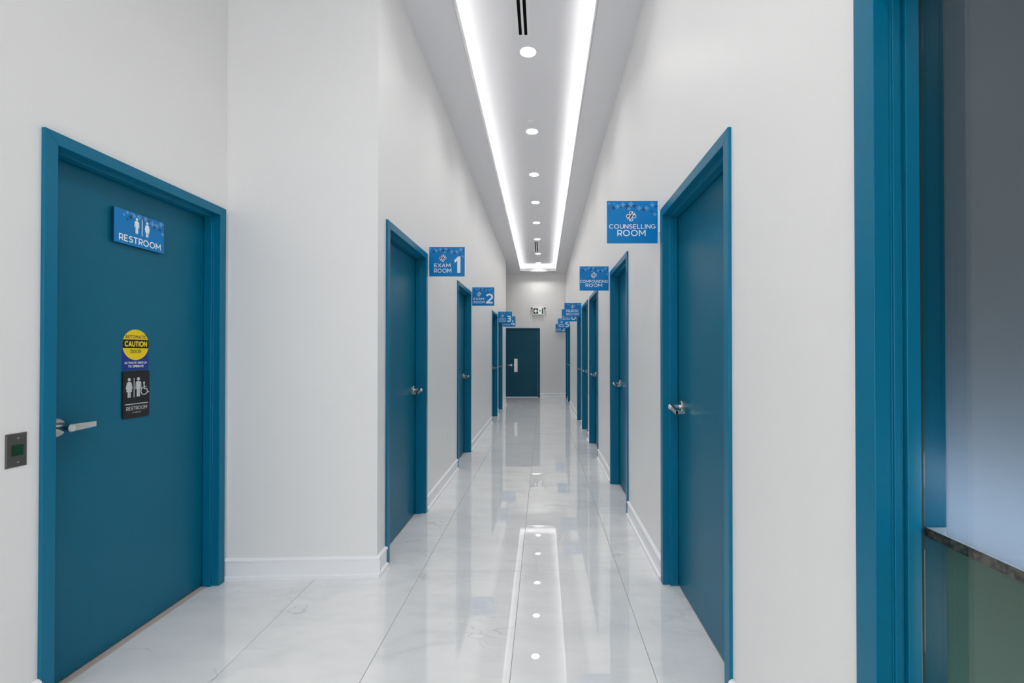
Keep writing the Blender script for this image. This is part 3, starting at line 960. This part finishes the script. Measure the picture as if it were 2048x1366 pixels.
put_text(bm, 'AUTOMATIC', -0.059, 0.060, 0.030, 0.047, 0.0002, 0.08, 0.0004)
finish('upper_lettering', bm, M['black'], r, recalc=False)
bm = bmesh.new()
put_text(bm, 'DOOR', -0.030, 0.029, -0.042, -0.024, 0.0002, 0.08, 0.0004)
finish('lower_lettering', bm, M['black'], r, recalc=False)
bm = bmesh.new(); put_text(bm, 'CAUTION', -0.063, 0.064, -0.010, 0.018, 0.0, 0.13, 0.0004)
finish('yellow_lettering', bm, M['yellow'], r, recalc=False)
bm = bmesh.new()
put_text(bm, 'ACTIVATE SWITCH', -0.064, 0.062, -0.094, -0.083, 0.0002, 0.10, 0.0008)
put_text(bm, 'TO OPERATE', -0.044, 0.044, -0.111, -0.100, 0.0002, 0.10, 0.0008)
finish('white_lettering', bm, M['white'], r, recalc=False)

# black accessible restroom plate, 6 x 9 in, rounded corners
w, h, th = 0.152, 0.230, 0.004
r = empty('accessible_restroom_plate', (XDOOR + 0.0035, yc, CAM_H - 0.082 - h / 2), R90, 'black RESTROOM plate with pictograms below the yellow caution sticker', 'sign')
bm = bmesh.new()
rc = 0.009
pts = []
for cx, cz, a0 in ((w / 2 - rc, h / 2 - rc, 0), (-w / 2 + rc, h / 2 - rc, 90), (-w / 2 + rc, -h / 2 + rc, 180), (w / 2 - rc, -h / 2 + rc, 270)):
    for k in range(6):
        t = math.radians(a0 + 18 * k)
        pts.append((cx + rc * math.cos(t), cz + rc * math.sin(t)))
flat(bm, pts, th / 2, th)
finish('panel', bm, M['black'], r)
yf = -th / 2
bm = bmesh.new()
fz = -h / 2 + 0.435 * h
fig_woman(bm, -w / 2 + 0.225 * w, fz, 0.415 * h, yf, 0.0012)
fig_man(bm, -w / 2 + 0.565 * w, fz + 0.002, 0.415 * h, yf, 0.0012)
bar(bm, (-w / 2 + 0.405 * w, fz), (-w / 2 + 0.405 * w, fz + 0.41 * h), 0.0032, yf, 0.0012)
# wheelchair
cx, cz = -w / 2 + 0.80 * w, fz + 0.034
rr = 0.0185
prev = None
for k in range(0, 17):
    t = math.radians(110 + k * 230 / 16)
    p = (cx - 0.002 + rr * math.cos(t), cz - 0.006 + rr * math.sin(t))
    if prev: bar(bm, prev, p, 0.004, yf, 0.0012)
    prev = p
cyl_y(bm, cx - 0.003, cz + 0.034, 0.0055, yf, yf - 0.0012, 14)
bar(bm, (cx - 0.003, cz + 0.027), (cx - 0.001, cz + 0.004), 0.006, yf, 0.0012)
bar(bm, (cx - 0.001, cz + 0.015), (cx + 0.011, cz + 0.015), 0.004, yf, 0.0012)
bar(bm, (cx - 0.002, cz + 0.004), (cx + 0.014, cz + 0.004), 0.005, yf, 0.0012)
bar(bm, (cx + 0.013, cz + 0.005), (cx + 0.020, cz - 0.015), 0.005, yf, 0.0012)
bar(bm, (cx + 0.018, cz - 0.015), (cx + 0.027, cz - 0.013), 0.004, yf, 0.0012)
finish('pictograms', bm, M['grey'], r)
bm = bmesh.new(); bar(bm, (-w / 2 + 0.08 * w, -h / 2 + 0.295 * h), (w / 2 - 0.07 * w, -h / 2 + 0.295 * h), 0.004, yf, 0.0012)
finish('rule_line', bm, M['grey'], r)
bm = bmesh.new(); put_text(bm, 'RESTROOM', -w / 2 + 0.12 * w, w / 2 - 0.10 * w, -h / 2 + 0.165 * h, -h / 2 + 0.245 * h, yf, 0.08, 0.001)
finish('lettering', bm, M['grey'], r, recalc=False)
bm = bmesh.new()
dots = {'r': '1235', 'e': '15', 's': '234', 't': '2345', 'm': '134', 'o': '135'}
bx = -w / 2 + 0.36 * w
for ch in 'restroom':
    for d in dots[ch]:
        d = int(d) - 1
        cyl_y(bm, bx + (d // 3) * 0.0024, -h / 2 + 0.125 * h - (d % 3) * 0.0024, 0.0009, yf, yf - 0.001, 8)
    bx += 0.0063
finish('braille_dots', bm, M['grey'], r, kind='stuff')

# ------------------------------------------------------------------ touch plate by the restroom door
r = empty('door_operator_switch', (XA, 1.7235, 1.018), R90, 'small steel wall plate with dark green square left of the restroom door', 'switch')
w, h = 0.072, 0.124
bm = bmesh.new()
A = [(-w / 2, -0.0005, -h / 2), (w / 2, -0.0005, -h / 2), (w / 2, -0.0005, h / 2), (-w / 2, -0.0005, h / 2)]
k = 0.004
B = [(-w / 2 + k, -0.0045, -h / 2 + k), (w / 2 - k, -0.0045, -h / 2 + k), (w / 2 - k, -0.0045, h / 2 - k), (-w / 2 + k, -0.0045, h / 2 - k)]
loft(bm, A, B)
finish('plate', bm, M['steel'], r)
bm = bmesh.new(); box(bm, -0.018, 0.020, -0.0058, -0.0045, -0.020, 0.019)
finish('green_window', bm, M['green'], r)
for z in (0.044, -0.044):
    bm = bmesh.new(); cyl_y(bm, 0.002, z, 0.0042, -0.0045, -0.006, 14)
    s_ = finish('screw', bm, M['chrome'], r)


# ------------------------------------------------------------------ outlets
def outlet(x, y, z, rot, label):
    r = empty('wall_outlet', (x, y, z), rot, label, 'outlet', 'low wall outlets along the corridor')
    bm = bmesh.new()
    w, h, k = 0.072, 0.118, 0.003
    loft(bm, [(-w / 2, -0.0005, -h / 2), (w / 2, -0.0005, -h / 2), (w / 2, -0.0005, h / 2), (-w / 2, -0.0005, h / 2)],
         [(-w / 2 + k, -0.006, -h / 2 + k), (w / 2 - k, -0.006, -h / 2 + k), (w / 2 - k, -0.006, h / 2 - k), (-w / 2 + k, -0.006, h / 2 - k)])
    finish('plate', bm, M['plastic'], r)
    for zz in (0.020, -0.020):
        bm = bmesh.new(); box(bm, -0.016, 0.016, -0.0085, -0.006, zz - 0.014, zz + 0.014)
        f = finish('socket', bm, M['plastic'], r)
        bm = bmesh.new(); box(bm, -0.007, -0.005, -0.0089, -0.0084, zz - 0.004, zz + 0.005); box(bm, 0.005, 0.007, -0.0089, -0.0084, zz - 0.004, zz + 0.005); cyl_y(bm, 0, zz - 0.009, 0.002, -0.0084, -0.0089, 8)
        finish('socket_holes', bm, M['keyway'], f)


outlet(XL, 4.95, 0.51, R90, 'white wall outlet low between exam rooms 1 and 2')
outlet(XL, 8.88, 0.50, R90, 'tiny white wall outlet low between exam rooms 2 and 3')
outlet(XR, 10.57, 0.53, -R90, 'white wall outlet low on the far right wall')

# ------------------------------------------------------------------ exit sign
ex = (1076.4 - VPX) * YEND / F_PX
r = empty('exit_sign', (ex, YEND, CAM_H + 1.362), 0, 'white lit exit sign with green running figure and left arrow above the end door', 'exit sign')
bm = bmesh.new(); box(bm, -0.172, 0.172, -0.062, -0.0005, -0.125, 0.105)
finish('housing', bm, M['plastic'], r, bevel=0.006)
bm = bmesh.new(); box(bm, -0.150, 0.150, -0.0640, -0.0625, -0.092, 0.078)
finish('lit_face', bm, M['exit_white'], r)
bm = bmesh.new()
flat(bm, [(-0.150, -0.092), (0.002, -0.092), (0.002, 0.078), (-0.150, 0.078)], -0.0642, 0.001)
flat(bm, [(0.112, -0.092), (0.150, -0.092), (0.150, 0.078), (0.112, 0.078)], -0.0642, 0.001)
# running figure
y = -0.0642
cyl_y(bm, 0.048, 0.052, 0.012, y, y - 0.001, 14)
for p, q, ww in (((0.050, 0.036), (0.062, -0.010), 0.024), ((0.050, 0.030), (0.026, 0.008), 0.009), ((0.056, 0.030), (0.084, 0.012), 0.009), ((0.060, -0.008), (0.036, -0.034), 0.012),
                 ((0.036, -0.034), (0.020, -0.062), 0.010), ((0.062, -0.010), (0.084, -0.036), 0.012), ((0.084, -0.036), (0.104, -0.040), 0.010)):
    bar(bm, p, q, ww, y, 0.001)
finish('green_print', bm, M['exit_green'], r)
bm = bmesh.new()
y = -0.0654
flat(bm, [(-0.130, -0.006), (-0.075, 0.052), (-0.050, 0.052), (-0.086, 0.012), (-0.018, 0.012), (-0.018, -0.022), (-0.086, -0.022), (-0.050, -0.064), (-0.075, -0.064)], y, 0.001)
finish('arrow', bm, M['exit_white'], r)
for s in (-1, 1):
    bm = bmesh.new()
    box(bm, min(s * 0.1725, s * 0.200), max(s * 0.1725, s * 0.200), -0.040, -0.024, 0.072, 0.084)
    cyl_y(bm, s * 0.208, 0.080, 0.022, -0.020, -0.075, 18, r2=0.030)
    finish('lamp_head', bm, M['steel'], r)
